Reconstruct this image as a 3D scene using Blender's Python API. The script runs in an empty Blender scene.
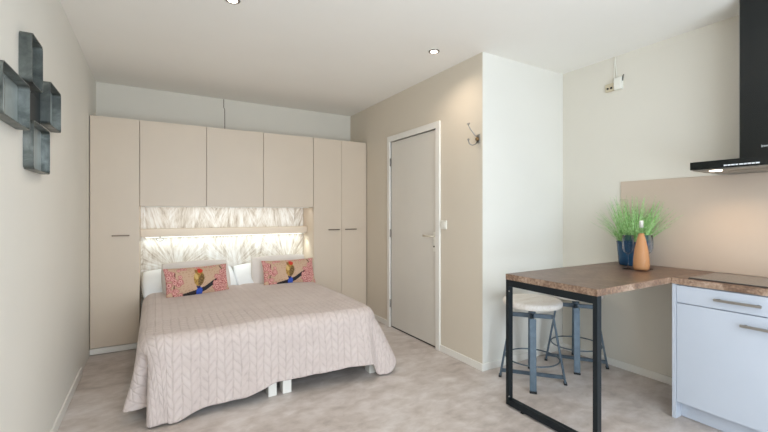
import bpy, bmesh, math, random
from mathutils import Vector, Matrix
random.seed(7)
scn = bpy.context.scene
COL = scn.collection
PI = math.pi
# ------------------------------------------------------------------ measured room (metres)
XL, XD, XR = -0.5225, 2.401, 3.476          # left wall, door wall, kitchen wall
YB, YW, YC, YN = 5.044, 4.548, 2.450, -1.15  # far wall, wardrobe fronts, wall return, window wall
H = 2.703
ZT = 0.917                                   # worktop level

# ------------------------------------------------------------------ materials
def lin(c):
    c = c / 255.0
    return c / 12.92 if c <= 0.04045 else ((c + 0.055) / 1.055) ** 2.4
def rgb(r, g, b): return (lin(r), lin(g), lin(b), 1)

class NT:
    def __init__(s, name):
        s.m = bpy.data.materials.new(name); s.m.use_nodes = True
        s.t = s.m.node_tree; s.n = s.t.nodes; s.l = s.t.links
        s.b = s.n['Principled BSDF']
    def new(s, typ, **kw):
        n = s.n.new(typ)
        for k, v in kw.items(): setattr(n, k, v)
        return n
    def link(s, a, b): s.l.new(a, b)
    def math(s, op, a, b=None, c=None):
        n = s.n.new('ShaderNodeMath'); n.operation = op
        for i, v in enumerate((a, b, c)):
            if v is None: continue
            if isinstance(v, (int, float)): n.inputs[i].default_value = v
            else: s.l.new(v, n.inputs[i])
        return n.outputs[0]
    def ramp(s, fac, stops):
        r = s.n.new('ShaderNodeValToRGB'); e = r.color_ramp.elements
        while len(e) < len(stops): e.new(0.5)
        for el, (p, c) in zip(e, stops): el.position = p; el.color = c
        s.l.new(fac, r.inputs[0]); return r.outputs[0]
    def noise(s, scale, detail=3, rough=0.5, vec=None, dist=0.0):
        n = s.n.new('ShaderNodeTexNoise'); n.inputs['Scale'].default_value = scale
        n.inputs['Detail'].default_value = detail; n.inputs['Roughness'].default_value = rough
        n.inputs['Distortion'].default_value = dist
        if vec is not None: s.l.new(vec, n.inputs['Vector'])
        return n.outputs[0]
    def obj(s, scale=(1, 1, 1)):
        g = s.n.new('ShaderNodeNewGeometry')
        m = s.n.new('ShaderNodeMapping'); m.inputs['Scale'].default_value = scale
        s.l.new(g.outputs['Position'], m.inputs[0]); return m.outputs[0]
    def bump(s, h, strength=0.3, dist=0.01):
        b = s.n.new('ShaderNodeBump'); b.inputs['Strength'].default_value = strength
        b.inputs['Distance'].default_value = dist
        s.l.new(h, b.inputs['Height']); s.l.new(b.outputs[0], s.b.inputs['Normal'])

def simple(name, col, rough=0.5, metal=0.0, var=0.03, nscale=6, bump=0.0, bscale=200, spec=0.5, stretch=(1, 1, 1)):
    t = NT(name)
    v = t.obj(stretch)
    f = t.noise(nscale, 3, 0.5, v)
    lo = tuple(max(0, c * (1 - var)) for c in col[:3]) + (1,)
    hi = tuple(min(1, c * (1 + var)) for c in col[:3]) + (1,)
    t.link(t.ramp(f, [(0.3, lo), (0.7, hi)]), t.b.inputs['Base Color'])
    t.b.inputs['Roughness'].default_value = rough
    t.b.inputs['Metallic'].default_value = metal
    t.b.inputs['Specular IOR Level'].default_value = spec
    if bump:
        t.bump(t.noise(bscale, 2, 0.5, v), bump, 0.002)
    return t.m

M = {}
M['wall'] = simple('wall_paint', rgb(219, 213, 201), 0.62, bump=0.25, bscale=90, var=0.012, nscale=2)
M['wall_daylit'] = simple('daylit_wall_paint', rgb(227, 224, 216), 0.62, bump=0.25, bscale=90, var=0.012, nscale=2)  # same wall paint, lightened for the walls that catch the daylight
M['wall_shaded'] = simple('shaded_wall_paint', rgb(215, 205, 189), 0.6, bump=0.25, bscale=90, var=0.012, nscale=2)  # same wall paint, darkened and warmed for the wall in grazing light
M['ceil'] = simple('ceiling_paint', rgb(242, 239, 233), 0.8, var=0.01, nscale=2)
M['trim'] = simple('white_trim', rgb(232, 229, 222), 0.4, var=0.01)
M['cab'] = simple('wardrobe_laminate', rgb(211, 195, 176), 0.42, var=0.012, nscale=3, bump=0.05, bscale=60)
M['door'] = simple('door_paint', rgb(218, 213, 204), 0.42, var=0.01)
M['dark'] = simple('dark_gap', rgb(40, 35, 30), 0.8)
M['steel'] = simple('brushed_steel', rgb(160, 156, 150), 0.35, 0.9, var=0.06, nscale=40)
M['handle_dark'] = simple('bronzed_handle', rgb(120, 104, 90), 0.35, 0.7)
M['kitchen'] = simple('kitchen_front', rgb(188, 194, 204), 0.35, var=0.01)
M['splash'] = simple('splashback_laminate', rgb(196, 178, 161), 0.4, var=0.02, nscale=3)
M['black'] = simple('black_steel', rgb(20, 29, 34), 0.42, 0.35, var=0.06)
M['hood'] = simple('hood_black', rgb(10, 15, 15), 0.22, 0.0, var=0.02)
M['hob'] = simple('hob_glass', rgb(96, 90, 86), 0.12, 0.0, var=0.02)
M['marks'] = simple('hood_marks', rgb(225, 228, 230), 0.5)
M['stool'] = simple('stool_steel', rgb(86, 99, 110), 0.4, 0.5, var=0.15, nscale=25)
M['sheet'] = simple('white_sheet', rgb(236, 238, 240), 0.85, bump=0.2, bscale=30)
M['pillow'] = simple('grey_pillow', rgb(222, 214, 208), 0.9, bump=0.3, bscale=120)
M['bedbase'] = simple('bed_base_fabric', rgb(120, 126, 132), 0.9, bump=0.3, bscale=200)
M['whiteplastic'] = simple('white_plastic', rgb(235, 232, 222), 0.35, var=0.01)
M['cream'] = simple('cream_plastic', rgb(205, 192, 165), 0.5)
M['lever'] = simple('pale_lever', rgb(214, 204, 186), 0.3, 0.3)
M['brass'] = simple('aged_brass', rgb(140, 112, 76), 0.35, 0.8)
M['soil'] = simple('soil', rgb(60, 48, 38), 0.9)
M['rubber'] = simple('rubber', rgb(25, 25, 27), 0.7)
M['floorshadow'] = M['dark']

def m_floor():
    t = NT('cloudy_vinyl_floor')
    v = t.obj((0.75, 1.15, 1))
    a = t.noise(1.8, 8, 0.62, v, 0.6)
    b = t.noise(9, 6, 0.6, v, 0.3)
    f = t.math('ADD', t.math('MULTIPLY', a, 0.52), t.math('MULTIPLY', b, 0.48))
    c = t.ramp(f, [(0.33, rgb(160, 148, 140)), (0.45, rgb(188, 176, 168)), (0.54, rgb(203, 193, 187)), (0.65, rgb(219, 212, 208))])
    t.link(c, t.b.inputs['Base Color'])
    t.link(t.ramp(b, [(0.3, (0.36,) * 3 + (1,)), (0.7, (0.5,) * 3 + (1,))]), t.b.inputs['Roughness'])
    t.bump(b, 0.06, 0.002)
    return t.m
M['floor'] = m_floor()

def m_wood(name, cols, rough=0.4, sc=1.0, stretch=(1, 1, 1)):
    t = NT(name)
    v = t.obj(stretch)
    a = t.noise(3.5 * sc, 6, 0.65, v, 0.8)
    b = t.noise(45 * sc, 5, 0.7, v, 0.2)
    f = t.math('ADD', t.math('MULTIPLY', a, 0.55), t.math('MULTIPLY', b, 0.45))
    t.link(t.ramp(f, list(zip((0.36, 0.46, 0.54, 0.64), cols))), t.b.inputs['Base Color'])
    t.b.inputs['Roughness'].default_value = rough
    t.bump(b, 0.15, 0.002)
    return t.m
M['top'] = m_wood('rust_brown_worktop', [rgb(84, 62, 50), rgb(102, 78, 64), rgb(118, 92, 77), rgb(136, 110, 94)], 0.33)
M['topedge'] = m_wood('rust_brown_worktop_edge', [rgb(84, 62, 48), rgb(120, 94, 76), rgb(154, 128, 108), rgb(188, 166, 148)], 0.45, 1.6)
M['seat'] = m_wood('whitewashed_seat_wood', [rgb(212, 202, 190), rgb(224, 217, 208), rgb(232, 227, 220), rgb(238, 235, 230)], 0.5, 1.2, (1, 4, 1))

M['zinc_back'] = simple('pale_zinc', rgb(160, 170, 170), 0.35, 0.4, var=0.12, nscale=14)
def m_zinc():
    t = NT('zinc_sheet')
    v = t.obj()
    a = t.noise(9, 5, 0.6, v, 0.5)
    t.link(t.ramp(a, [(0.3, rgb(66, 70, 68)), (0.5, rgb(98, 102, 98)), (0.7, rgb(140, 144, 140))]), t.b.inputs['Base Color'])
    t.b.inputs['Metallic'].default_value = 0.55
    t.b.inputs['Roughness'].default_value = 0.4
    t.bump(t.noise(30, 3, 0.5, v), 0.15, 0.003)
    return t.m
M['zinc'] = m_zinc()

def m_feather():
    """white panel printed with radiating feather plumes"""
    t = NT('feather_print')
    g = t.new('ShaderNodeNewGeometry'); s = t.new('ShaderNodeSeparateXYZ'); t.link(g.outputs['Position'], s.inputs[0])
    x, z = s.outputs[0], s.outputs[2]
    def fans(per, ox, oz, sgn, seed):
        cx = t.math('SUBTRACT', t.math('MULTIPLY', t.math('FRACT', t.math('DIVIDE', t.math('ADD', x, ox), per)), per), per / 2)
        idx = t.math('FLOOR', t.math('DIVIDE', t.math('ADD', x, ox), per))
        dz = t.math('MULTIPLY', t.math('SUBTRACT', z, oz), sgn)
        ang = t.math('ARCTAN2', cx, dz)
        r = t.math('SQRT', t.math('ADD', t.math('MULTIPLY', cx, cx), t.math('MULTIPLY', dz, dz)))
        # barbs curve away from the quill
        aa = t.math('ADD', ang, t.math('MULTIPLY', t.math('MULTIPLY', r, ang), 0.5))
        c = t.new('ShaderNodeCombineXYZ')
        t.link(t.math('MULTIPLY', aa, 6), c.inputs[0]); t.link(t.math('MULTIPLY', r, 2.2), c.inputs[1])
        t.link(t.math('ADD', idx, seed), c.inputs[2])
        return t.noise(1.6, 5, 0.7, c.outputs[0], 0.25)
    a = fans(0.62, 0.1, 0.72, 1, 3.3)
    b = fans(0.47, 0.33, 1.62, -1, 11.7)
    f = t.math('ADD', t.math('MULTIPLY', a, 0.5), t.math('MULTIPLY', b, 0.5))
    t.link(t.ramp(f, [(0.38, rgb(170, 154, 136)), (0.46, rgb(210, 200, 187)), (0.54, rgb(232, 227, 220)), (0.64, rgb(244, 243, 240))]), t.b.inputs['Base Color'])
    t.b.inputs['Roughness'].default_value = 0.5
    return t.m
M['feather'] = m_feather()

def m_quilt():
    """bedspread: stitched ribs near the head, cable-and-leaf quilting below (UV in metres)"""
    t = NT('quilted_bedspread')
    uv = t.new('ShaderNodeUVMap'); s = t.new('ShaderNodeSeparateXYZ'); t.link(uv.outputs[0], s.inputs[0])
    nz = t.new('ShaderNodeTexNoise'); nz.inputs['Scale'].default_value = 5; t.link(uv.outputs[0], nz.inputs['Vector'])
    wob = t.math('MULTIPLY', t.math('SUBTRACT', nz.outputs[0], 0.5), 0.03)
    u = t.math('ADD', s.outputs[0], wob); v = s.outputs[1]
    per = 0.104
    cu = t.math('ABSOLUTE', t.math('SUBTRACT', t.math('FRACT', t.math('DIVIDE', u, per)), 0.5))     # 0 centre .. .5 edge
    colid = t.math('FLOOR', t.math('DIVIDE', u, per))
    par = t.math('FRACT', t.math('MULTIPLY', colid, 0.5))                                         # 0 or .5
    def smooth(val, lo, hi):
        m = t.new('ShaderNodeMapRange'); m.interpolation_type = 'SMOOTHSTEP'
        t.link(val, m.inputs[0]); m.inputs[1].default_value = lo; m.inputs[2].default_value = hi
        return m.outputs[0]
    edge = t.math('SUBTRACT', 1.0, smooth(cu, 0.40, 0.5))
    mid = smooth(cu, 0.0, 0.09)
    # leaves: slanting stitch arcs on either side of the middle seam
    lv = t.math('FRACT', t.math('ADD', t.math('DIVIDE', v, 0.064), t.math('ADD', t.math('MULTIPLY', cu, 1.9), par)))
    leaf = t.math('POWER', t.math('SINE', t.math('MULTIPLY', lv, PI)), 0.6)
    cable = t.math('MULTIPLY', t.math('MULTIPLY', edge, mid), leaf)
    rib = t.math('FRACT', t.math('DIVIDE', u, 0.056))
    ribh = t.math('POWER', t.math('SINE', t.math('MULTIPLY', rib, PI)), 0.22)
    fac = smooth(v, 3.28, 3.42)
    mix = t.new('ShaderNodeMix'); t.link(fac, mix.inputs[0]); t.link(cable, mix.inputs[2]); t.link(ribh, mix.inputs[3])
    hgt = mix.outputs[0]
    fine = t.new('ShaderNodeTexNoise'); fine.inputs['Scale'].default_value = 28; fine.inputs['Detail'].default_value = 4
    t.link(uv.outputs[0], fine.inputs['Vector'])
    big = t.new('ShaderNodeTexNoise'); big.inputs['Scale'].default_value = 6; t.link(uv.outputs[0], big.inputs['Vector'])
    amp = smooth(big.outputs[0], .3, .65)
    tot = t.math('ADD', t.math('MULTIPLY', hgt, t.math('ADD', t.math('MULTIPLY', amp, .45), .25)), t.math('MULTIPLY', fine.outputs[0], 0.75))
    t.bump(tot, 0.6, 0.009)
    # base colour is a touch deeper in the stitch lines
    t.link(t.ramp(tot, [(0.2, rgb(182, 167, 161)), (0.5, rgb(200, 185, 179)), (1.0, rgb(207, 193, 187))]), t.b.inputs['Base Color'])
    t.b.inputs['Roughness'].default_value = 0.85
    t.b.inputs['Sheen Weight'].default_value = 0.15
    return t.m
M['quilt'] = m_quilt()

def m_vcol(name, rough=0.9):
    t = NT(name)
    a = t.new('ShaderNodeAttribute', attribute_name='print')
    t.link(a.outputs[0], t.b.inputs['Base Color']); t.b.inputs['Roughness'].default_value = rough
    t.bump(t.noise(180, 2, 0.5, t.obj()), 0.2, 0.002)
    return t.m
M['print'] = m_vcol('blossom_and_bird_print')

def m_grass():
    t = NT('grass_blades')
    a = t.noise(60, 2, 0.5, t.obj())
    t.link(t.ramp(a, [(0.3, rgb(92, 142, 74)), (0.5, rgb(158, 204, 126)), (0.7, rgb(206, 234, 178))]), t.b.inputs['Base Color'])
    t.b.inputs['Roughness'].default_value = 0.5
    return t.m
M['grass'] = m_grass()

def m_glass(name, col, rough=0.02, trans=1.0, ior=1.3, alpha=1.0):
    t = NT(name)
    t.b.inputs['Base Color'].default_value = col
    t.b.inputs['Transmission Weight'].default_value = trans
    t.b.inputs['Roughness'].default_value = rough
    t.b.inputs['IOR'].default_value = ior
    t.b.inputs['Alpha'].default_value = alpha
    return t.m
M['glass'] = m_glass('clear_glass', (0.97, 0.99, 1, 1), 0.01, 1.0, 1.15, 0.6)
M['bottle'] = m_glass('clear_bottle_glass', (0.95, 0.93, 0.9, 1), 0.03, 1.0, 1.3, 0.25)
M['rose'] = m_glass('rose_drink', rgb(250, 184, 130), 0.2, 0.35, 1.2)
M['potglass'] = m_glass('blue_pot_glass', rgb(50, 94, 134), 0.12, 0.35, 1.3)

def m_emit(name, col, s):
    t = NT(name)
    t.b.inputs['Base Color'].default_value = (1, 1, 1, 1)
    t.b.inputs['Emission Color'].default_value = col
    t.b.inputs['Emission Strength'].default_value = s
    return t.m
M['lamp'] = m_emit('warm_lamp', (1, 0.86, 0.68, 1), 14)
M['led'] = m_emit('cool_led', (0.93, 1.0, 0.93, 1), 1.3)

# ------------------------------------------------------------------ mesh helpers (world coordinates)
def box(bm, x0, x1, y0, y1, z0, z1, bev=0.0, seg=2):
    r = bmesh.ops.create_cube(bm, size=1)
    vs = r['verts']
    for v in vs:
        v.co = Vector((x0 + (v.co.x + .5) * (x1 - x0), y0 + (v.co.y + .5) * (y1 - y0), z0 + (v.co.z + .5) * (z1 - z0)))
    if bev:
        es = list({e for v in vs for e in v.link_edges})
        bmesh.ops.bevel(bm, geom=es, offset=bev, segments=seg, affect='EDGES', profile=0.5)
    return bm
def beam(bm, p, q, w, t, side, bev=0.0):
    """rectangular bar from p to q; w along `side`, t across"""
    p, q = Vector(p), Vector(q); d = (q - p).normalized()
    s = Vector(side); s = (s - d * s.dot(d)).normalized(); n = d.cross(s)
    vs = []
    for a in (p, q):
        for i, j in ((-1, -1), (1, -1), (1, 1), (-1, 1)):
            vs.append(bm.verts.new(a + s * (i * w / 2) + n * (j * t / 2)))
    fs = [bm.faces.new((vs[0], vs[1], vs[2], vs[3])), bm.faces.new((vs[7], vs[6], vs[5], vs[4]))]
    for k in range(4):
        fs.append(bm.faces.new((vs[k], vs[k + 4], vs[(k + 1) % 4 + 4], vs[(k + 1) % 4])))
    bmesh.ops.recalc_face_normals(bm, faces=fs)
    if bev:
        bmesh.ops.bevel(bm, geom=list({e for f in fs for e in f.edges}), offset=bev, segments=1, affect='EDGES')
def tube(bm, pts, r, n=10, closed=False):
    pts = [Vector(p) for p in pts]; rings = []
    N = len(pts); ref = None
    for i, p in enumerate(pts):
        a = pts[(i - 1) % N] if (closed or i > 0) else p
        b = pts[(i + 1) % N] if (closed or i < N - 1) else p
        d = (b - a).normalized()
        if ref is None:
            ref = Vector((0, 0, 1)) if abs(d.z) < 0.9 else Vector((1, 0, 0))
        ref = (ref - d * ref.dot(d)).normalized(); o = d.cross(ref)
        rr = r[i] if isinstance(r, (list, tuple)) else r
        rings.append([bm.verts.new(p + (ref * math.cos(2 * PI * k / n) + o * math.sin(2 * PI * k / n)) * rr) for k in range(n)])
    L = N if closed else N - 1
    for i in range(L):
        A, B = rings[i], rings[(i + 1) % N]
        for k in range(n):
            f = bm.faces.new((A[k], A[(k + 1) % n], B[(k + 1) % n], B[k])); f.smooth = True
    if not closed:
        bm.faces.new(rings[0][::-1]); bm.faces.new(rings[-1])
def lathe(bm, cx, cy, prof, n=40, close=True, smooth=True):
    rings = []
    for r, z in prof:
        if r < 1e-5: rings.append([bm.verts.new((cx, cy, z))])
        else: rings.append([bm.verts.new((cx + r * math.cos(2 * PI * k / n), cy + r * math.sin(2 * PI * k / n), z)) for k in range(n)])
    fs = []
    for A, B in zip(rings, rings[1:]):
        for k in range(n):
            k2 = (k + 1) % n
            if len(A) == 1 and len(B) == 1: continue
            if len(A) == 1: f = bm.faces.new((A[0], B[k2], B[k]))
            elif len(B) == 1: f = bm.faces.new((A[k], A[k2], B[0]))
            else: f = bm.faces.new((A[k], A[k2], B[k2], B[k]))
            f.smooth = smooth; fs.append(f)
    bmesh.ops.recalc_face_normals(bm, faces=fs)
def off(o):
    v = Vector((0, 0, 0))
    while o is not None: v += o.location; o = o.parent
    return v
def obj(name, bm, m, parent=None, loc=None, smooth=False):
    me = bpy.data.meshes.new(name)
    base = off(parent) + (Vector(loc) if loc else Vector())
    bmesh.ops.translate(bm, verts=bm.verts[:], vec=-base)
    if smooth:
        for f in bm.faces: f.smooth = True
    bm.to_mesh(me); bm.free()
    me.materials.append(M[m] if isinstance(m, str) else m)
    o = bpy.data.objects.new(name, me); COL.objects.link(o)
    if parent: o.parent = parent
    if loc: o.location = loc
    return o
def bxo(name, dims, m, parent=None, bev=0.0):
    return obj(name, box(bmesh.new(), *dims, bev=bev), m, parent)
def thing(name, label, cat, loc, group=None):
    o = bpy.data.objects.new(name, None); COL.objects.link(o); o.location = loc
    o.empty_display_size = 0.1
    return tag(o, label, cat, group)
def tag(o, label, cat, group=None):
    o['label'] = label; o['category'] = cat
    if group: o['group'] = group
    return o
def struct(name, dims, m, bev=0.0, parent=None):
    o = bxo(name, dims, m, parent, bev)
    if not parent: o['kind'] = 'structure'
    return o

# ------------------------------------------------------------------ the room
T = 0.12
struct('floor', (XL - T, XR + T, YN - T, YB + T, -0.1, 0), 'floor')
struct('ceiling', (XL - T, XR + T, YN - T, YB + T, H, H + 0.1), 'ceil')
struct('wall_left', (XL - T, XL, YN, YB, 0, H), 'wall_daylit')
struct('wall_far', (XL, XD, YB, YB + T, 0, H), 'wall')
# door wall with its opening
DY0, DY1, DZ = 3.075, 3.945, 2.17
bm = bmesh.new()
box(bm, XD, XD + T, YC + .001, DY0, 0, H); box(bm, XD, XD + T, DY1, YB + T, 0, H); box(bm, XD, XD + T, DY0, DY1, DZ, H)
w = obj('wall_door', bm, 'wall_shaded'); w['kind'] = 'structure'
struct('wall_corner', (XD + .001, XR + T, YC, YC + T, 0, H), 'wall_daylit')
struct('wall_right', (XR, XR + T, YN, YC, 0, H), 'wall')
# window wall behind the viewer
WX0, WX1, WZ0, WZ1 = -0.3, 2.6, 0.15, 2.5
bm = bmesh.new()
box(bm, XL - T, WX0, YN - T, YN, 0, H); box(bm, WX1, XR + T, YN - T, YN, 0, H)
box(bm, WX0, WX1, YN - T, YN, 0, WZ0); box(bm, WX0, WX1, YN - T, YN, WZ1, H)
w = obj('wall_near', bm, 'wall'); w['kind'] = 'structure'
bm = bmesh.new()
for a, b in ((WX0, WX0 + .06), (WX1 - .06, WX1), (1.1, 1.18)):
    box(bm, a, b, YN - .09, YN - .03, WZ0, WZ1)
box(bm, WX0, WX1, YN - .09, YN - .03, WZ0, WZ0 + .06); box(bm, WX0, WX1, YN - .09, YN - .03, WZ1 - .06, WZ1)
w = obj('window_1', bm, 'trim'); w['kind'] = 'structure'

struct('baseboard_left', (XL, XL + .012, YN, 4.05, 0, .07), 'trim', .003)
struct('baseboard_door', (XD - .012, XD, YC - .012, 3.012, 0, .062), 'trim', .003)
struct('baseboard_far', (XD - .012, XD, 4.005, YW - .003, 0, .062), 'trim', .003)
struct('baseboard_corner', (XD, XR - .012, YC - .012, YC, 0, .062), 'trim', .003)
struct('baseboard_right', (XR - .012, XR, YN, YC, 0, .062), 'trim', .003)
# the joint in the boarding above the wardrobe
bm = bmesh.new()
pts = [(0.722, YB - .001, H), (0.722, YB - .001, 2.60), (0.733, YB - .001, 2.585), (0.735, YB - .001, 2.24)]
for p, q in zip(pts, pts[1:]): beam(bm, p, q, .008, .003, (1, 0, 0))
t_ = obj('trim_1', bm, simple('joint_groove', rgb(120, 108, 92), 0.8)); t_['kind'] = 'structure'

# door
bm = bmesh.new()
X0, X1 = XD - .018, XD + .10
box(bm, X0, X1, 3.0143, DY0, 0, 2.2348, .003); box(bm, X0, X1, DY1, 4.0015, 0, 2.2348, .003)
box(bm, X0, X1, DY0, DY1, DZ, 2.2348, .003)
door = obj('door_1', bm, 'trim'); door['kind'] = 'structure'
bxo('door_leaf', (XD + .004, XD + .044, DY0 + .004, DY1 - .004, .014, DZ - .007), 'door', door, .002)
bxo('gap_strip', (XD + .01, XD + .1, DY0, DY1, 0.0005, .004), 'dark', door)  # dark strip filling the gap under the leaf
bxo('gap_backing', (XD + .05, XD + .1, DY0, DY1, .004, DZ), 'dark', door)  # dark sheet across the opening behind the leaf
bm = bmesh.new(); box(bm, XD - .005, XD + .004, 3.090, 3.125, .955, 1.150, .002)
plate = obj('handle_plate', bm, 'whiteplastic', door)
bm = bmesh.new()
tube(bm, [(XD - .003, 3.107, 1.105), (XD - .04, 3.107, 1.105), (XD - .05, 3.118, 1.106), (XD - .05, 3.235, 1.108)], .009)
obj('door_handle', bm, 'lever', door, smooth=True)
bm = bmesh.new(); lathe(bm, 0, 0, [(0, 0), (.006, 0), (.006, .012), (0, .012)], 12)
bmesh.ops.rotate(bm, cent=(0, 0, 0), matrix=Matrix.Rotation(-PI / 2, 3, 'Y'), verts=bm.verts[:])
bmesh.ops.translate(bm, verts=bm.verts[:], vec=(XD - .004, 3.107, 1.005)); obj('keyhole', bm, 'dark', door)
for z in (.28, 1.10, 1.93):
    bm = bmesh.new(); tube(bm, [(XD - .008, DY1 - .004, z - .045), (XD - .008, DY1 - .004, z + .045)], .007)
    obj('hinge', bm, 'steel', door)

# light switch
t = thing('light_switch', 'small white light switch on the wall right of the door frame', 'switch', (XD, 2.955, 1.225))
bxo('switch_plate', (XD - .012, XD - .0005, 2.915, 2.998, 1.183, 1.267), 'whiteplastic', t, .004)
bxo('rocker', (XD - .019, XD - .012, 2.928, 2.985, 1.196, 1.254), 'whiteplastic', t, .003)
# coat hook
t = thing('coat_hook', 'metal double coat hook high on the wall by the corner', 'hook', (XD, 2.52, 2.0))
bm = bmesh.new(); box(bm, XD - .008, XD - .0005, 2.50, 2.535, 1.965, 2.04, .003)
obj('back_plate', bm, 'steel', t)
bm = bmesh.new()
tube(bm, [(XD - .006, 2.518, 2.015), (XD - .035, 2.530, 2.035), (XD - .07, 2.545, 2.085), (XD - .085, 2.552, 2.115), (XD - .085, 2.552, 2.127)], [.005, .005, .0045, .004, .006])
lathe(bm, XD - .085, 2.552, [(0, 2.125), (.014, 2.126), (.014, 2.132), (0, 2.136)], 16)
obj('upper_prong', bm, 'steel', t)
bm = bmesh.new()
tube(bm, [(XD - .006, 2.518, 1.985), (XD - .03, 2.525, 1.955), (XD - .06, 2.533, 1.945), (XD - .085, 2.542, 1.958), (XD - .092, 2.545, 1.985)], .005)
bmesh.ops.create_icosphere(bm, subdivisions=2, radius=.010, matrix=Matrix.Translation((XD - .092, 2.545, 1.993)))
obj('lower_prong', bm, 'steel', t, smooth=True)
bm = bmesh.new(); bmesh.ops.create_icosphere(bm, subdivisions=2, radius=.017, matrix=Matrix.Translation((XD - .018, 2.518, 2.0)))
obj('boss', bm, 'brass', t, smooth=True)

for ch in t.children: ch.location.z -= .03; ch.location.y -= .022
# junction box with cables, top of the kitchen wall
t = thing('junction_box', 'white electrical box with cables high on the wall above the bar table', 'socket', (XR, 1.92, 2.45))
bxo('housing', (XR - .04, XR - .0005, 1.870, 1.935, 2.402, 2.505), 'whiteplastic', t, .005)
bxo('cover', (XR - .048, XR - .04, 1.878, 1.927, 2.412, 2.468), 'whiteplastic', t, .002)
bm = bmesh.new(); box(bm, XR - .02, XR - .0005, 1.945, 2.02, 2.405, 2.475, .006)
pl = obj('outlet', bm, 'cream', t)
for y in (1.965, 1.996):
    bm = bmesh.new(); bmesh.ops.create_icosphere(bm, subdivisions=2, radius=.009, matrix=Matrix.Translation((XR - .021, y, 2.432)))
    obj('plug_hole', bm, 'rubber', pl)
for dy in (0, .028):
    bm = bmesh.new(); tube(bm, [(XR - .012, 1.918 + dy, 2.50 - dy * 1.2), (XR - .008, 1.93 + dy * .6, 2.58), (XR - .008, 1.935 + dy * .2, 2.66), (XR - .008, 1.937, H - .001)], .0035, 8)
    obj('cable', bm, 'whiteplastic', t)
bm = bmesh.new(); tube(bm, [(XR - .02, 1.868, 2.47), (XR - .025, 1.862, 2.51), (XR - .02, 1.858, 2.52)], .004, 8)
obj('cable_stub', bm, 'rubber', t)

# open metal boxes on the left wall
t = thing('metal_wall_shelf', 'cluster of four open grey metal box frames high on the left wall', 'wall shelf', (XL, 2.45, 1.85))
def rrect(y0, y1, z0, z1, r, n=6):
    P = []
    for cy, cz, a0 in ((y1 - r, z1 - r, 0), (y0 + r, z1 - r, PI / 2), (y0 + r, z0 + r, PI), (y1 - r, z0 + r, 1.5 * PI)):
        for k in range(n + 1):
            a = a0 + PI / 2 * k / n; P.append((cy + r * math.cos(a), cz + r * math.sin(a)))
    return P
def metal_box(y0, y1, z0, z1, xf):
    bm = bmesh.new(); th = .004; xb = XL + .0005
    o_ = rrect(y0, y1, z0, z1, .022); i_ = rrect(y0 + th, y1 - th, z0 + th, z1 - th, .018)
    n = len(o_)
    ob = [bm.verts.new((xb, *p)) for p in o_]; of = [bm.verts.new((xf, *p)) for p in o_]
    ib_ = [bm.verts.new((xb, *p)) for p in i_]; if_ = [bm.verts.new((xf, *p)) for p in i_]
    for k in range(n):
        m_ = (k + 1) % n
        bm.faces.new((ob[k], ob[m_], of[m_], of[k])); bm.faces.new((if_[k], if_[m_], ib_[m_], ib_[k]))
        bm.faces.new((of[k], of[m_], if_[m_], if_[k])); bm.faces.new((ib_[k], ib_[m_], ob[m_], ob[k]))
    bmesh.ops.recalc_face_normals(bm, faces=bm.faces[:])
    f = obj('box_frame', bm, 'zinc', t)
    p = bxo('back_panel', (xb + .0005, xb + .002, y0 + th + .001, y1 - th - .001, z0 + th + .001, z1 - th - .001), 'zinc_back', f)
    bm = bmesh.new(); ym = (y0 + y1) / 2
    box(bm, xb + .002, xb + .004, ym - .0012, ym + .0012, z0 + .02, z1 - .02)
    obj('weld_seam', bm, 'steel', f)
metal_box(2.339, 2.545, 1.932, 2.160, -.4765)
metal_box(1.950, 2.320, 1.705, 1.905, -.4790)
metal_box(2.715, 3.000, 1.812, 2.045, -.4790)
metal_box(2.405, 2.740, 1.544, 1.775, -.4840)
bxo('centre_shade', (XL + .0005, XL + .003, 2.322, 2.714, 1.776, 1.931), 'black', t)  # black sheet standing in for the shade between the boxes
bxo('side_shade', (XL + .0005, XL + .003, 2.547, 2.713, 1.932, 1.99), 'black', t)  # more of the same shade, as a black sheet beside the top box

# ------------------------------------------------------------------ wardrobe wall
ZW = 2.2511; ZN = 1.406; YP = 4.93
G = 'cabinets of the built-in wardrobe wall'
def bar_handle(x0, x1, z, parent):
    bm = bmesh.new()
    box(bm, x0, x1, YW - .026, YW - .016, z - .006, z + .006, .002)
    for x in (x0 + .012, x1 - .012): box(bm, x - .005, x + .005, YW - .017, YW, z - .005, z + .005)
    return obj('handle', bm, 'handle_dark', parent)
def tall(label, x0, x1, doors, dark_left=False):
    t = thing('tall_cabinet', label, 'wardrobe', ((x0 + x1) / 2, (YW + YB) / 2, 0), G)
    bm = bmesh.new(); box(bm, x0, x1, YW + .019, YP + .09, .065, ZW - .001, .001)
    obj('body', bm, 'cab', t)
    bxo('plinth', (x0, x1, YW + .004, YW + .03, 0.008, .062), 'trim', t)
    for a, b, h in doors:
        d = bxo('door', (a + .0018, b - .0018, YW, YW + .018, .068, ZW), 'cab', t, .0012)
        bar_handle(h[0], h[1], h[2], d)
    return t
tall('tall beige wardrobe cabinet with one door beside the left wall', XL + .003, -.1225, [(XL + .006, -.1225, (-.348, -.205, 1.120))])
tall('tall beige wardrobe cabinet with two doors beside the door wall', 1.671, XD - .003, [(1.671, 2.043, (1.858, 2.008, 1.130)), (2.043, XD - .006, (2.083, 2.243, 1.131))])
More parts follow.
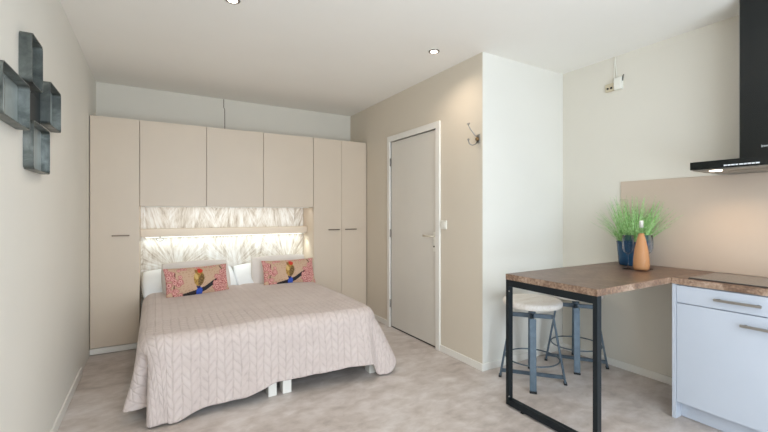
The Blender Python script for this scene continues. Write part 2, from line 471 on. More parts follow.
for x0, x1, lab in ((-.1205, .480, 'beige overhead cabinet next to the tall single-door wardrobe'), (.481, 1.073, 'middle one of the three beige overhead cabinets above the bed'), (1.074, 1.669, 'beige overhead cabinet next to the tall two-door wardrobe')):
    t = thing('overhead_cabinet', lab, 'cabinet', ((x0 + x1) / 2, (YW + YP) / 2, ZN), G)
    bxo('body', (x0, x1, YW + .019, YP + .09, ZN + .003, ZW - .001), 'cab', t)
    bxo('door', (x0 + .0018, x1 - .0018, YW, YW + .018, ZN, ZW), 'cab', t, .0012)
pn = bxo('wall_panel', (-.1215, 1.6695, YP, YP + .02, .3, ZN + .002), 'feather')
tag(pn, 'white panel with a feather print behind the bed under the overhead cabinets', 'panel')
sh = bxo('shelf_board', (-.1215, 1.6695, 4.776, YP - .001, 1.090, 1.168), 'cab', None, .002)
tag(sh, 'beige shelf board across the niche above the pillows', 'shelf')
# LED strip under the shelf
t = thing('light_strip', 'white light strip fixed under the shelf above the pillows', 'lamp', (.77, 4.87, 1.085))
bxo('channel', (-.08, 1.63, 4.848, 4.876, 1.080, 1.0895), 'whiteplastic', t)
bxo('diffuser', (-.075, 1.625, 4.852, 4.872, 1.074, 1.080), 'led', t)
def area(name, loc, sx, sy, power, col, rot=(0, 0, 0), spread=PI):
    l = bpy.data.lights.new(name, 'AREA'); l.shape = 'RECTANGLE'; l.size = sx; l.size_y = sy; l.energy = power; l.color = col; l.spread = spread
    o = bpy.data.objects.new(name, l); COL.objects.link(o); o.location = loc; o.rotation_euler = rot
    return o
def spot(name, loc, power, col, size, blend=0.6, rad=0.03, rot=(0, 0, 0)):
    l = bpy.data.lights.new(name, 'SPOT'); l.energy = power; l.color = col; l.spot_size = size; l.spot_blend = blend; l.shadow_soft_size = rad
    o = bpy.data.objects.new(name, l); COL.objects.link(o); o.location = loc; o.rotation_euler = rot
    return o
R_UP = math.radians(45)
area('strip_light', (.775, 4.862, 1.071), 1.69, .03, 1.5, (0.90, 1.0, 0.98))
t = thing('light_strip', 'added fill light strip under the overhead cabinets, brightening the niche above the shelf', 'lamp', (.77, 4.62, ZN))  # added strip, no fixture known here; lifts the dark niche above the shelf
bxo('channel', (-.08, 1.63, 4.60, 4.625, ZN - .008, ZN + .002), 'whiteplastic', t)
area('strip_light', (.775, 4.612, ZN - .012), 1.69, .02, 2.2, (.95, 1.0, .97), (R_UP, 0, 0))
# small reading lamp ring at the left under the shelf
t = thing('ring_light', 'small round metal ring lamp under the left end of the shelf', 'lamp', (.12, 4.80, 1.07))
bm = bmesh.new()
tube(bm, [(.055 + .032 * math.cos(a), 4.80, 1.058 + .018 * math.sin(a)) for a in [2 * PI * k / 20 for k in range(20)]], .0035, 6, True)
obj('ring', bm, 'steel', t)
bm = bmesh.new(); tube(bm, [(.055, 4.80, 1.076), (.055, 4.80, 1.0895)], .004, 6); obj('stem', bm, 'steel', t)
# niche spot at the right end
t = thing('niche_spot', 'small round spotlight under the right end of the shelf', 'lamp', (1.62, 4.80, 1.085))
bm = bmesh.new(); lathe(bm, 1.625, 4.805, [(0, 1.0895), (.024, 1.0895), (.024, 1.080), (.018, 1.080), (.018, 1.083), (0, 1.083)], 20); obj('housing', bm, 'whiteplastic', t)
bm = bmesh.new(); lathe(bm, 1.625, 4.805, [(0, 1.0825), (.017, 1.0825), (.016, 1.079), (0, 1.079)], 20); obj('lens', bm, 'led', t)
spot('niche_light', (1.60, 4.78, 1.072), 1.8, (0.9, 1.0, 0.95), math.radians(110))

# ------------------------------------------------------------------ ceiling spots
def downlight(x, y, label):
    t = thing('ceiling_spotlight', label, 'ceiling light', (x, y, H), 'recessed ceiling spotlights')
    bm = bmesh.new(); lathe(bm, x, y, [(.028, H - .001), (.046, H - .001), (.046, H - .005), (.036, H - .009), (.030, H - .006), (.028, H - .001)], 28)
    obj('trim_ring', bm, 'steel', t)
    bm = bmesh.new(); lathe(bm, x, y, [(0, H - .003), (.0275, H - .003), (.0275, H - .006), (0, H - .0065)], 28)
    obj('bulb', bm, 'lamp', t)
    spot('spot_light', (x, y, H - .02), SPOT_P, (1.0, 0.84, 0.68), math.radians(150), 0.9, 0.04)
SPOT_P = 14
downlight(.435, 2.66, 'round recessed spotlight in the ceiling above the left side of the bed')
downlight(2.04, 2.65, 'round recessed spotlight in the ceiling in front of the door wall')
SPOT_P = 22
spot('spot_light', (.435, .3, H - .02), 12, (1.0, 0.84, 0.68), math.radians(150), 0.9, 0.04)

# ------------------------------------------------------------------ kitchen
KY = 1.2737; KX = 2.9256
KE = 0.66
t = thing('base_cabinet', 'pale grey kitchen cabinet with a drawer over a large door under the dark worktop', 'cabinet', ((KX + XR) / 2, (KY + KE) / 2, 0))
zt = ZT - .041
bxo('side_panel', (KX + .008, XR - .014, KY - .026, KY - .003, 0.0, zt), 'kitchen', t, .001)
bxo('body', (KX + .03, XR - .014, KE, KY - .0262, .105, zt), 'kitchen', t)
bxo('plinth', (KX + .075, KX + .092, KE, KY - .0262, 0.004, .1), 'kitchen', t)
dr = bxo('drawer', (KX + .010, KX + .029, KE + .002, KY - .028, .760, zt - .006), 'kitchen', t, .0015)
dd = bxo('door', (KX + .010, KX + .029, KE + .002, KY - .028, .112, .754), 'kitchen', t, .0015)
def khandle(y0, y1, z, parent):
    bm = bmesh.new()
    box(bm, KX - .026, KX - .014, y0, y1, z - .0075, z + .0075, .002)
    for y in (y0 + .02, y1 - .02): box(bm, KX - .015, KX + .0102, y - .006, y + .006, z - .005, z + .005)
    return obj('handle', bm, 'steel', parent)
khandle(.822, 1.040, .815, dr)
khandle(.70, .917, .690, dd)
# worktop with its sink-in hob
wt = bmesh.new(); box(wt, KX, XR - .013, .62, KY + .0, ZT - .04, ZT, .0025)
w = obj('worktop', wt, 'top'); tag(w, 'dark rust-brown kitchen worktop along the wall on the base cabinet', 'worktop')
w.data.materials.append(M['topedge'])
for p in w.data.polygons:
    if abs(p.normal.z) < .7: p.material_index = 1
t = thing('hob', 'dark glass cooking hob with a slim steel edge on the kitchen worktop', 'hob', (3.2, .92, ZT))
bxo('steel_frame', (KX + .035, XR - .10, .64, 1.195, ZT, ZT + .004), 'dark', t, .001)
bxo('glass_top', (KX + .040, XR - .105, .645, 1.190, ZT + .004, ZT + .008), 'hob', t, .001)
bm = bmesh.new(); box(bm, XR - .0125, XR - .0005, .62, 1.889, ZT + .0, 1.606, .001)
sb = obj('wall_panel', bm, 'splash'); tag(sb, 'beige splashback panel on the wall behind the grass plant and the worktop', 'splashback')

# bar table
TX0, TY0, TY1 = 2.1085, KY + .001, 1.930
t = thing('bar_table', 'tall bar table with a rust-brown top on a black steel frame', 'table', ((TX0 + XR) / 2, (TY0 + TY1) / 2, 0))
bm = bmesh.new(); box(bm, TX0, XR - .014, TY0, TY1, ZT - .04, ZT, .0025)
tp = obj('tabletop', bm, 'top', t); tp.data.materials.append(M['topedge'])
for p in tp.data.polygons:
    if abs(p.normal.z) < .7: p.material_index = 1
fx0, fx1 = TX0 + .002, TX0 + .041
for y0, y1 in ((TY0 + .001, TY0 + .029), (TY1 - .028, TY1 - .0)):
    bxo('leg', (fx0, fx1, y0, y1, .012, ZT - .0402), 'black', t, .002)
bxo('top_rail', (fx0, fx1, TY0 + .0292, TY1 - .0282, ZT - .085, ZT - .0402), 'black', t, .002)
fb = bxo('floor_rail', (fx0, fx1, TY0 + .0292, TY1 - .0282, .012, .056), 'black', t, .002)
for y in (TY0 + .13, TY1 - .13):
    bm = bmesh.new(); lathe(bm, (fx0 + fx1) / 2, y, [(0, 0), (.016, 0), (.016, .012), (0, .012)], 16); obj('foot_pad', bm, 'rubber', fb)
for z in (.075, .80):
    bm = bmesh.new(); bmesh.ops.create_icosphere(bm, subdivisions=2, radius=.005, matrix=Matrix.Translation((fx0, TY1 - .03, z))); obj('bolt', bm, 'steel', t)

# bar stools
def make_stool():
    t = thing('bar_stool', 'stool', 'stool', (0, 0, 0), 'industrial bar stools under the bar table')
    bm = bmesh.new()
    lathe(bm, 0, 0, [(0, .596), (.195, .596), (.215, .602), (.225, .616), (.225, .636), (.216, .648), (.20, .652), (0, .652)], 56)
    obj('seat', bm, 'seat', t)
    bm = bmesh.new(); lathe(bm, 0, 0, [(0, .595), (.075, .595), (.075, .592), (.02, .588), (.02, .555), (.028, .553), (.028, .535), (.018, .533), (.018, .46), (0, .46)], 20)
    obj('screw_post', bm, 'stool', t)
    rt, rb = .155, .243
    for k in range(4):
        a = k * PI / 2; c, s = math.cos(a), math.sin(a)
        bm = bmesh.new(); beam(bm, (rt * c, rt * s, .530), (rb * c, rb * s, .014), .048, .016, (-s, c, 0), .002)
        lg = obj('leg', bm, 'stool', t)
        bm = bmesh.new(); box(bm, -.012, .012, -.026, .026, 0, .014, .002)
        bmesh.ops.rotate(bm, cent=(0, 0, 0), matrix=Matrix.Rotation(a, 3, 'Z'), verts=bm.verts[:])
        bmesh.ops.translate(bm, verts=bm.verts[:], vec=((rb + .001) * c, (rb + .001) * s, 0)); obj('foot', bm, 'rubber', lg)
    for k in range(2):
        a = k * PI / 2; c, s = math.cos(a), math.sin(a); dz = .0
        bm = bmesh.new(); beam(bm, (-rt * c, -rt * s, .518 - k * .0), (rt * c, rt * s, .518), .034, .018, (0, 0, 1), .002)
        obj('top_bar', bm, 'stool', t)
    bm = bmesh.new(); beam(bm, (-.235, 0, .052), (.235, 0, .052), .03, .014, (0, 0, 1), .002); obj('floor_bar', bm, 'stool', t)
    bm = bmesh.new(); R = .203
    tube(bm, [(R * math.cos(2 * PI * k / 48), R * math.sin(2 * PI * k / 48), .183) for k in range(48)], .0055, 8, True)
    obj('foot_ring', bm, 'stool', t, smooth=True)
    return t
def copy_tree(o, parent=None):
    c = o.copy(); COL.objects.link(c); c.parent = parent
    for ch in list(o.children): copy_tree(ch, c)
    return c
s1 = make_stool()
s2 = copy_tree(s1)
s1['label'] = 'round-seated steel bar stool nearest the door wall, whole seat visible'
s2['label'] = 'round-seated steel bar stool further back, nearer the kitchen wall'
s1.location = (2.612, 2.117, 0); s1.rotation_euler = (0, 0, math.radians(-49))
s2.location = (3.225, 2.146, 0); s2.rotation_euler = (0, 0, math.radians(-54))

# cooker hood
HX, HY1, HY0, HZ0, HZ1 = 3.034, 1.211, .31, 1.610, 1.668
t = thing('cooker_hood', 'black box-shaped cooker hood with chimney on the wall above the hob', 'hood', (XR, .76, HZ0))
bxo('canopy', (HX, XR - .014, HY0, HY1, HZ0 + .008, HZ1), 'hood', t, .0015)
bxo('underside', (HX + .012, XR - .03, HY0 + .012, HY1 - .012, HZ0, HZ0 + .008), 'steel', t, .001)
for y in (1.10, .42):
    bm = bmesh.new(); lathe(bm, HX + .075, y, [(0, HZ0 - .003), (.030, HZ0 - .003), (.034, HZ0), (0, HZ0)], 24); obj('lamp', bm, 'lamp', t)
    if y > 1: spot('hood_light', (HX + .10, y, HZ0 - .012), 6, (1.0, 0.72, 0.46), math.radians(140), .8, .03)
bxo('grease_filter', (HX + .14, XR - .05, .45, 1.06, HZ0 - .003, HZ0), 'steel', t, .001)
CY1, CX0 = 1.010, 3.20
bxo('chimney', (CX0, XR - .014, .51, CY1, HZ1, H - .001), 'hood', t, .001)
bxo('chimney_edge', (CX0 + .0005, XR - .015, CY1, CY1 + .004, HZ1, H - .001), 'steel', t)
# control marks and lettering on the canopy front
bm = bmesh.new()
y = 1.034
for wd in (.016, .014, .018, .012, .018, .014, .016, .014, .018):
    box(bm, HX - .0008, HX + .001, y - wd, y, HZ1 - .040, HZ1 - .032); y -= wd + .003 + (.003 if wd == .012 else 0)
obj('control_marks', bm, 'marks', t)
cu = bpy.data.curves.new('lettering', 'FONT'); cu.body = 'inventum'; cu.size = .024; cu.extrude = .0004
tmp = bpy.data.objects.new('lettering', cu); COL.objects.link(tmp)
bpy.context.view_layer.update()
me = bpy.data.meshes.new_from_object(tmp.evaluated_get(bpy.context.evaluated_depsgraph_get()))
bpy.data.objects.remove(tmp)
me.transform(Matrix.Translation((CX0 - .0006, .908, 1.740)) @ Matrix(((0, 0, -1, 0), (-1, 0, 0, 0), (0, 1, 0, 0), (0, 0, 0, 1))))
bm = bmesh.new(); bm.from_mesh(me); obj('lettering', bm, 'marks', t)

# ------------------------------------------------------------------ plant, bottle, glasses
px, py = 3.345, 1.728
t = thing('potted_grass', 'green grass plant in a blue glass pot on the bar table', 'plant', (px, py, ZT))
bm = bmesh.new(); lathe(bm, px, py, [(0, ZT), (.092, ZT), (.099, ZT + .008), (.104, ZT + .06), (.111, ZT + .150), (.114, ZT + .185), (.116, ZT + .190), (.112, ZT + .194), (.106, ZT + .19), (.103, ZT + .155), (0, ZT + .155)], 40)
obj('pot', bm, 'potglass', t)
bm = bmesh.new(); lathe(bm, px, py, [(0, ZT + .156), (.102, ZT + .156), (.101, ZT + .166), (0, ZT + .172)], 24); obj('soil', bm, 'soil', t)
bm = bmesh.new()
rnd = random.Random(4)
for i in range(330):
    a = rnd.uniform(0, 2 * PI); r0 = .085 * math.sqrt(rnd.random()); lean = rnd.uniform(0.02, 1) ** 0.7
    L = rnd.uniform(.25, .45) * (1 - .18 * lean)
    p = Vector((px + r0 * math.cos(a), py + r0 * math.sin(a), ZT + .165))
    th_ = a + rnd.gauss(0, .35)
    dirh = Vector((math.cos(th_), math.sin(th_), 0))
    tilt = lean * rnd.uniform(.35, .95); bend = lean * rnd.uniform(.1, .7)
    w = rnd.uniform(.0024, .0046); n = 7; prev = None
    sd = Vector((-dirh.y, dirh.x, 0)); sd = (Matrix.Rotation(rnd.uniform(-.9, .9), 3, 'Z') @ sd)
    for k in range(n):
        q = k / (n - 1)
        ww = w * (1 - q * .9)
        q1 = p.copy(); q1.x = min(q1.x, XR - .02)
        vs = (bm.verts.new(q1 - sd * ww), bm.verts.new(q1 + sd * ww))
        if prev: bm.faces.new((prev[0], prev[1], vs[1], vs[0]))
        prev = vs
        ang = tilt + bend * q * q
        p = p + (dirh * math.sin(ang) + Vector((0, 0, 1)) * math.cos(ang)) * (L / (n - 1))
fo = obj('foliage', bm, 'grass', t)
md = fo.modifiers.new('thick', 'SOLIDIFY'); md.thickness = .0008

bx_, by_ = 3.076, 1.530
t = thing('bottle', 'tall clear bottle of orange-pink drink between two wine glasses', 'bottle', (bx_, by_, ZT))
prof = [(0, ZT), (.050, ZT), (.057, ZT + .006), (.059, ZT + .03), (.057, ZT + .09), (.050, ZT + .15), (.038, ZT + .205), (.026, ZT + .25), (.0185, ZT + .285), (.0165, ZT + .305), (.0165, ZT + .33), (.019, ZT + .332), (.019, ZT + .350), (.0165, ZT + .352), (.013, ZT + .350)]
bm = bmesh.new(); prof = [(r * .92, z) for r, z in prof]; lathe(bm, bx_, by_, prof, 40); obj('glass_body', bm, 'bottle', t)
bm = bmesh.new(); lathe(bm, bx_, by_, [(r * .91, z) for r, z in [(0, ZT + .006), (.052, ZT + .008), (.0565, ZT + .03), (.0545, ZT + .09), (.0475, ZT + .15), (.0355, ZT + .205), (.0235, ZT + .25), (.017, ZT + .272), (0, ZT + .272)]], 40)
obj('drink', bm, 'rose', t)
bm = bmesh.new(); lathe(bm, bx_, by_, [(0, ZT + .315), (.0125, ZT + .315), (.0125, ZT + .362), (.011, ZT + .366), (0, ZT + .366)], 20); obj('stopper', bm, 'whiteplastic', t)

def wineglass(x, y):
    t = thing('wine_glass', 'glass', 'glass', (x, y, ZT), 'wine glasses beside the bottle')
    bm = bmesh.new()
    lathe(bm, x, y, [(0, ZT), (.038, ZT), (.038, ZT + .002), (.012, ZT + .006), (.004, ZT + .014), (.0038, ZT + .105), (.010, ZT + .112), (.028, ZT + .128), (.038, ZT + .155), (.040, ZT + .19), (.036, ZT + .255), (.0345, ZT + .255), (.0385, ZT + .19), (.0365, ZT + .157), (.027, ZT + .131), (.008, ZT + .116), (0, ZT + .115)], 36)
    obj('bowl_and_stem', bm, 'glass', t)
    return t
g1 = wineglass(3.085, 1.628); g2 = copy_tree(g1); g2.location = (3.195, 1.548, ZT)
g1['label'] = 'clear stemmed wine glass left of the bottle, in front of the blue pot'
g2['label'] = 'clear stemmed wine glass right of the bottle, towards the splashback'

# ------------------------------------------------------------------ beds
BX0, BX1, BY0, BY1 = -.095, 1.650, 2.865, 4.86
XM = .80
def bed(x0, x1, label, legs):
    t = thing('single_bed', label, 'bed', ((x0 + x1) / 2, (BY0 + BY1) / 2, 0), 'single beds pushed together')
    bxo('bed_base', (x0 + (.06 if x0 < .5 else .004), x1 - (.05 if x1 > 1 else .004), BY0 + .07, BY1, .155, .30), 'bedbase', t, .01)
    bxo('mattress', (x0 + (.05 if x0 < .5 else 0), x1 - (.04 if x1 > 1 else 0), BY0 + .06, BY1, .302, .505), 'sheet', t, .05)
    for a, b in legs:
        for y in (BY0 + .02, BY1 - .12):
            bxo('leg', (a, b, y, y + .09, 0, .154), 'trim', t, .003)
    return t
bed(BX0, XM - .004, 'left single bed on white block legs, under the bedspread', [(BX0 + .06, BX0 + .12), (.717, .777)])
bed(XM + .004, BX1, 'right single bed on white block legs, under the bedspread', [(.822, .887), (1.550, 1.605)])

# bedspread
ZTOP = .545
RC = .16       # plan radius of the corners
RR = .105      # roll-over radius
YH = 4.50      # head edge of the spread
x0, x1, y0 = BX0 - .004, BX1 + .004, BY0 - .008
ib = dict(x0=x0 + RR, x1=x1 - RR, y0=y0 + RR)      # inner rectangle where the top is flat
def crown(x, y):
    c = 0.012 * (1 - ((x - .8) / .85) ** 2)
    seam = -.010 * math.exp(-((x - .80) / .035) ** 2) * (0.5 + .5 * min(1, max(0, (y - 3.0))))
    wv = .004 * math.sin(x * 5.1 + y * 3.3) + .003 * math.sin(x * 9.7 - y * 4.1)
    hd = 0.0
    return c + seam + wv
bm = bmesh.new(); uvl = bm.loops.layers.uv.new('UVMap')
UV = {}
# perimeter of the inner rounded rectangle: left side (head->foot), corner, foot, corner, right side
r_in = RC - RR + .02
segs = []
def perim():
    P = []
    nL = 120
    for k in range(nL): P.append(('L', Vector((ib['x0'], YH + (ib['y0'] + r_in - YH) * k / nL)), PI))
    cx, cy = ib['x0'] + r_in, ib['y0'] + r_in
    for k in range(70): a = PI + PI / 2 * k / 70; P.append(('C1', Vector((cx + r_in * math.cos(a), cy + r_in * math.sin(a))), a))
    cx2 = ib['x1'] - r_in
    nF = 200
    for k in range(nF): P.append(('F', Vector((cx + (cx2 - cx) * k / nF, ib['y0'])), 1.5 * PI))
    for k in range(70): a = 1.5 * PI + PI / 2 * k / 70; P.append(('C2', Vector((cx2 + r_in * math.cos(a), cy + r_in * math.sin(a))), a))
    for k in range(nL + 1): P.append(('R', Vector((ib['x1'], ib['y0'] + r_in + (YH - ib['y0'] - r_in) * k / nL)), 2 * PI))
    return P
PER = perim(); NP = len(PER)
def sstep(a, b, v):
    v = min(1, max(0, (v - a) / (b - a))); return v * v * (3 - 2 * v)
def gauss(v, m, s): return math.exp(-((v - m) / s) ** 2)
NQ = 46; NR = 10
rings = []
def ex(i):
    kind, b, ang = PER[i]
    if kind in ('L', 'C1'): return 1.25
    if kind == 'C2': return .85
    if kind == 'R': return .85 + .4 * sstep(0.1, .7, b.y - ib['y0'] - r_in)
    q = (b.x - ib['x0']) / (ib['x1'] - ib['x0']); return 1.25 - .40 * sstep(.7, 1, q)
EXPO = [ex(i) for i in range(NP)]
fi = [i for i, p in enumerate(PER) if p[0] == 'C1']; c1a, c1b = fi[0], fi[-1]
fi = [i for i, p in enumerate(PER) if p[0] == 'C2']; c2a, c2b = fi[0], fi[-1]
for i, (kind, b, ang) in enumerate(PER):
    n = Vector((math.cos(ang), math.sin(ang)))
    # position measures along the skirt, in metres
    if kind == 'L': s_ = -(b.y - (ib['y0'] + r_in)); dl = b.y - (ib['y0'] + r_in)
    # flare (outward reach at the hem), hem height
    if kind == 'L':
        d = b.y - (ib['y0'] + r_in)
        flare = .010 + .030 * math.exp(-d / .22) + .006 * math.sin(d * 12)
        hem = .085 + .02 * sstep(0, .7, d)
        dirn = n
    elif kind == 'C1':
        q = (ang - PI) / (PI / 2)
        flare = .040 + .040 * gauss(q, .15, .12) - .175 * gauss(q, .43, .11) + .030 * gauss(q, .70, .11) - .005 * sstep(.75, 1, q)
        hem = .085 - .068 * sstep(.40, .62, q)
        dirn = n
    elif kind == 'F':
        q = (b.x - PER[c1b][1].x) / (PER[c2a][1].x - PER[c1b][1].x)
        flare = .020 + .015 * math.exp(-q / .06) + .078 * math.exp(-(1 - q) / .10) + .007 * math.sin(q * 19) + .004 * math.sin(q * 33 + 1)
        # hem: low at left corner, lifts in the middle, dips to the right corner
        hem = .010 + .045 * sstep(0.02, .16, q) + .060 * sstep(.30, .52, q) + .01 * sstep(.8, 1, q)
        dirn = n
    elif kind == 'C2':
        q = (ang - 1.5 * PI) / (PI / 2)
        flare = .10 + .085 * gauss(q, .62, .3) - .03 * gauss(q, .27, .12)
        hem = .125 - .11 * sstep(.08, .30, q) + .065 * sstep(.36, .7, q)
        dirn = n
    else:
        d = b.y - (ib['y0'] + r_in)
        flare = .02 + .12 * math.exp(-d / .20) + .010 * math.sin(d * 13)
        hem = .08
        dirn = n
    zt0 = ZTOP + crown(b.x, b.y)
    # head end of the side skirts lies tucked in against the wardrobe
    col = []
    for k in range(NR + 1):                        # quarter roll
        a = PI / 2 * k / NR
        o_ = RR * math.sin(a); z = zt0 - RR * (1 - math.cos(a))
        col.append((b + n * o_, z, RR * a))
    zb = zt0 - RR; Lq = zb - hem
    for k in range(1, NQ + 1):
        q = k / NQ
        o_ = RR + flare * q ** (EXPO[i] if flare > 0 else .8)
        wr = .0045 * math.sin(i * .11 + q * 5) * q + .003 * math.sin(i * .31 - q * 9) * q
        col.append((b + n * (o_ + wr), zb - Lq * q, RR * PI / 2 + Lq * q))
    rings.append(col)
V = []
for i, col in enumerate(rings):
    V.append([bm.verts.new((p.x, p.y, z)) for p, z, s_ in col])
# uv along the cloth
cum = 0
def uvpt(i, s_):
    kind, b, ang = PER[i]
    n = (math.cos(ang), math.sin(ang))
    return (b.x + n[0] * s_ * 1.0, b.y + n[1] * s_)
for i in range(NP - 1):
    for k in range(NR + NQ):
        f = bm.faces.new((V[i][k], V[i][k + 1], V[i + 1][k + 1], V[i + 1][k])); f.smooth = True
        for lp, (ii, kk) in zip(f.loops, ((i, k), (i, k + 1), (i + 1, k + 1), (i + 1, k))):
            lp[uvl].uv = uvpt(ii, rings[ii][kk][2])
# flat top: rows joining left and right perimeter points at the same y, then the foot strip
def inner_x(y):
    lo, hi = ib['x0'], ib['x1']
    yy = ib['y0'] + r_in
    if y < yy:
        d = yy - y; dx = r_in - math.sqrt(max(0, r_in ** 2 - d ** 2)); lo += dx; hi -= dx
    return lo, hi
NX, NY = 150, 170
gridv = []
for j in range(NY + 1):
    y = ib['y0'] + (YH - ib['y0']) * j / NY
    lo, hi = inner_x(y); row = []
    for i in range(NX + 1):
        x = lo + (hi - lo) * i / NX
        z = ZTOP + crown(x, y)
        row.append(bm.verts.new((x, y, z)))
    gridv.append(row)
for j in range(NY):
    for i in range(NX):
        f = bm.faces.new((gridv[j][i], gridv[j][i + 1], gridv[j + 1][i + 1], gridv[j + 1][i])); f.smooth = True
        for lp in f.loops: lp[uvl].uv = (lp.vert.co.x, lp.vert.co.y)
bmesh.ops.remove_doubles(bm, verts=bm.verts[:], dist=.0012)
bmesh.ops.recalc_face_normals(bm, faces=bm.faces[:])
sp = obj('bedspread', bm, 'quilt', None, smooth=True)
if sum(p.normal.z for p in sp.data.polygons) < 0: sp.data.flip_normals()
md = sp.modifiers.new('thick', 'SOLIDIFY'); md.thickness = .008; md.offset = -1
tag(sp, 'pale pinkish-grey quilted bedspread draped over both beds to the floor', 'bedspread')

# ------------------------------------------------------------------ pillows and cushions
def cushion(name, w, h, th, mat, loc, rot, nu=48, nv=30, paint=None, pinch=.05, pw=2.2, sag=0.0):
    bm = bmesh.new()
    cl = bm.loops.layers.float_color.new('print') if paint else None
    g = {}
    for s in (1, -1):
        for i in range(nu + 1):
            for j in range(nv + 1):
                u = -1 + 2 * i / nu; v = -1 + 2 * j / nv
                edge = abs(u) > .9999 or abs(v) > .9999
                if s == -1 and edge: g[(s, i, j)] = g[(1, i, j)]; continue
                x = w / 2 * u * (1 - pinch * (1 - v * v) * u * u)
                y = h / 2 * v * (1 - pinch * 1.4 * (1 - u * u) * v * v) - sag * (1 - u * u) * (v > 0) * v
                t_ = th / 2 * (max(0, 1 - abs(u) ** pw) ** .55) * (max(0, 1 - abs(v) ** pw) ** .55)
                t_ += .004 * math.sin(u * 7 + v * 3) * (1 - u * u) * (1 - v * v)
                g[(s, i, j)] = bm.verts.new((x, -s * t_, y))
    for s in (1, -1):
        for i in range(nu):
            for j in range(nv):
                q = [g[(s, i, j)], g[(s, i + 1, j)], g[(s, i + 1, j + 1)], g[(s, i, j + 1)]]
                if s == -1: q = q[::-1]
                f = bm.faces.new(q); f.smooth = True
                if paint:
                    for lp in f.loops:
                        c = lp.vert.co; lp[cl] = paint(c.x / (w / 2), c.z / (h / 2)) if s == 1 else rgb(196, 170, 150)
    me = bpy.data.meshes.new(name); bm.to_mesh(me); bm.free(); me.materials.append(M[mat])
    o = bpy.data.objects.new(name, me); COL.objects.link(o); o.location = loc; o.rotation_euler = rot
    return o
prn = random.Random(12)
BL = []
for i in range(44): BL.append((prn.uniform(-1.0, -.56), prn.uniform(-.95, .95), prn.uniform(.05, .10)))
for i in range(42): BL.append((prn.uniform(.40, 1.0), prn.uniform(-.85, .2) , prn.uniform(.05, .10)))
for i in range(12): BL.append((prn.uniform(.70, 1.0), prn.uniform(.2, .95), prn.uniform(.05, .09)))
for i in range(9): BL.append((prn.uniform(-.5, .6), prn.uniform(.78, .98), prn.uniform(.04, .06)))
asp = .59 / .29
def paint(u, v):
    x, y = u, v / asp
    col = rgb(200, 168, 142)
    n = math.sin(x * 31 + 3 * math.sin(y * 17)) * math.sin(y * 43 + 2 * math.sin(x * 23))
    if n > .55: col = rgb(188, 152, 126)
    # twigs behind the blossom
    for ax, ay, bx, by, wd, cc in ((-.95, .4, -.7, -.1, .018, (96, 52, 44)), (-.7, .3, -.8, -.4, .016, (96, 52, 44)), (.72, .42, .86, .1, .018, (90, 52, 44)), (.6, -.3, .95, .15, .025, (84, 46, 38)), (.75, -.35, .85, .0, .02, (84, 46, 38)),
                               (-.62, -.46, -.2, -.38, .07, (44, 38, 38)), (-.2, -.38, .15, -.28, .065, (40, 36, 38)), (.15, -.28, .45, -.10, .06, (38, 36, 42)), (.45, -.10, .62, .02, .045, (38, 36, 42)), (.62, -.1, .92, -.12, .03, (44, 38, 46))):
        dx, dy = bx - ax, by - ay; tt = max(0, min(1, ((x - ax) * dx + (y - ay) * dy) / (dx * dx + dy * dy)))
        if math.hypot(x - ax - tt * dx, y - ay - tt * dy) < wd: col = rgb(*cc)
    for bx, bv, r in BL:
        d = math.hypot(x - bx, y - bv / asp); a = math.atan2(y - bv / asp, x - bx)
        rr = r * (.78 + .22 * abs(math.cos(2.5 * a + bx * 9)))
        if d < rr:
            col = (rgb(176, 92, 92) if d > rr * .88 else rgb(198, 140, 134)) if d > rr * .6 else (rgb(224, 172, 162) if d > rr * .25 else rgb(160, 66, 72))
    # bird
    def ell(cx, cy, ra, rb, rot):
        c, s = math.cos(rot), math.sin(rot); dx, dy = x - cx, y - cy
        return ((dx * c + dy * s) / ra) ** 2 + ((-dx * s + dy * c) / rb) ** 2 < 1
    if ell(-.03, -.36, .095, .15, 0): col = rgb(52, 84, 182)
    if ell(-.06, -.19, .06, .07, .3): col = rgb(44, 40, 84)
    n2 = math.sin(x * 57 + 2 * math.sin(y * 38)) + math.sin(y * 71 + 3 * math.sin(x * 29))
    if ell(-.02, .06, .16, .25, -.15): col = rgb(178, 140, 72) if n2 > -.5 else rgb(146, 108, 54)
    if ell(.04, .00, .085, .19, -.35): col = rgb(104, 80, 46) if n2 > -.3 else rgb(136, 108, 66)
    if ell(-.10, .12, .05, .10, .2): col = rgb(206, 176, 112)
    if ell(.03, .30, .10, .075, 0): col = rgb(206, 62, 42)
    if ell(-.08, .29, .05, .06, 0): col = rgb(140, 100, 52)
    return col
R = math.radians
c1 = cushion('cushion', .60, .30, .13, 'print', (.372, 4.262, .668), (R(-18), 0, R(14)), 150, 76, paint)
c2 = cushion('cushion', .60, .30, .13, 'print', (1.320, 4.380, .668), (R(-20), 0, R(1)), 150, 76, paint)
for o, l in ((c1, 'left oblong cushion with pink blossom and a blue-tailed bird, on the bedspread'), (c2, 'right oblong cushion with pink blossom and a blue-tailed bird, nearer the two-door wardrobe')):
    tag(o, l, 'cushion', 'blossom cushions on the bed')
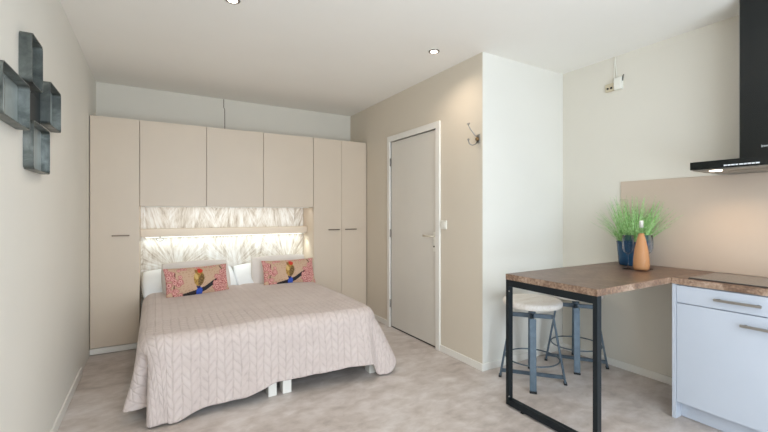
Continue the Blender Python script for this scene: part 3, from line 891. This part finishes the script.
p1 = cushion('pillow', .62, .38, .15, 'pillow', (.385, 4.46, .655), (R(-24), 0, R(8)), pinch=-.05, pw=2.8)
p2 = cushion('pillow', .62, .38, .15, 'pillow', (1.265, 4.555, .655), (R(-22), 0, R(0)), pinch=-.05, pw=2.8)
tag(p1, 'pale grey pillow behind the left blossom cushion', 'pillow', 'grey pillows')
tag(p2, 'pale grey pillow behind the right blossom cushion', 'pillow', 'grey pillows')
w1 = cushion('pillow', .88, .44, .19, 'sheet', (.345, 4.68, .610), (R(-62), 0, R(3)), pinch=-.04, pw=3)
w2 = cushion('pillow', .84, .44, .19, 'sheet', (1.225, 4.69, .610), (R(-62), 0, 0), pinch=-.04, pw=3)
tag(w1, 'white pillow against the feather panel behind the left grey pillow', 'pillow', 'white pillows')
tag(w2, 'white pillow against the feather panel behind the right grey pillow', 'pillow', 'white pillows')

# ------------------------------------------------------------------ daylight
w = bpy.data.worlds.new('sky'); scn.world = w; w.use_nodes = True
bg = w.node_tree.nodes['Background']; bg.inputs[0].default_value = (0.765, 0.885, 1.0, 1); bg.inputs[1].default_value = 6.3
pt = area('window_portal', ((WX0 + WX1) / 2, YN - .02, (WZ0 + WZ1) / 2), WX1 - WX0, WZ1 - WZ0, 1, (1, 1, 1), (PI / 2, 0, 0))
pt.data.cycles.is_portal = True

# ------------------------------------------------------------------ camera
cam = bpy.data.cameras.new('camera'); co = bpy.data.objects.new('camera', cam); COL.objects.link(co)
cam.sensor_width = 36; cam.lens = 392.94 / 768 * 36
cam.shift_y = -(216 - 212.73) / 768
cam.clip_start = .02
co.location = (0, 0, 1.34); co.rotation_euler = (PI / 2, 0, -.5295)
scn.camera = co
scn.view_settings.view_transform = 'Standard'; scn.view_settings.look = 'None'
scn.view_settings.gamma = 1; scn.view_settings.use_curve_mapping = False
scn.view_settings.exposure = 0.22
scn.cycles.max_bounces = 10; scn.cycles.diffuse_bounces = 6; scn.cycles.use_denoising = True
scn.cycles.sample_clamp_indirect = 6
scn.cycles.caustics_reflective = False; scn.cycles.caustics_refractive = False
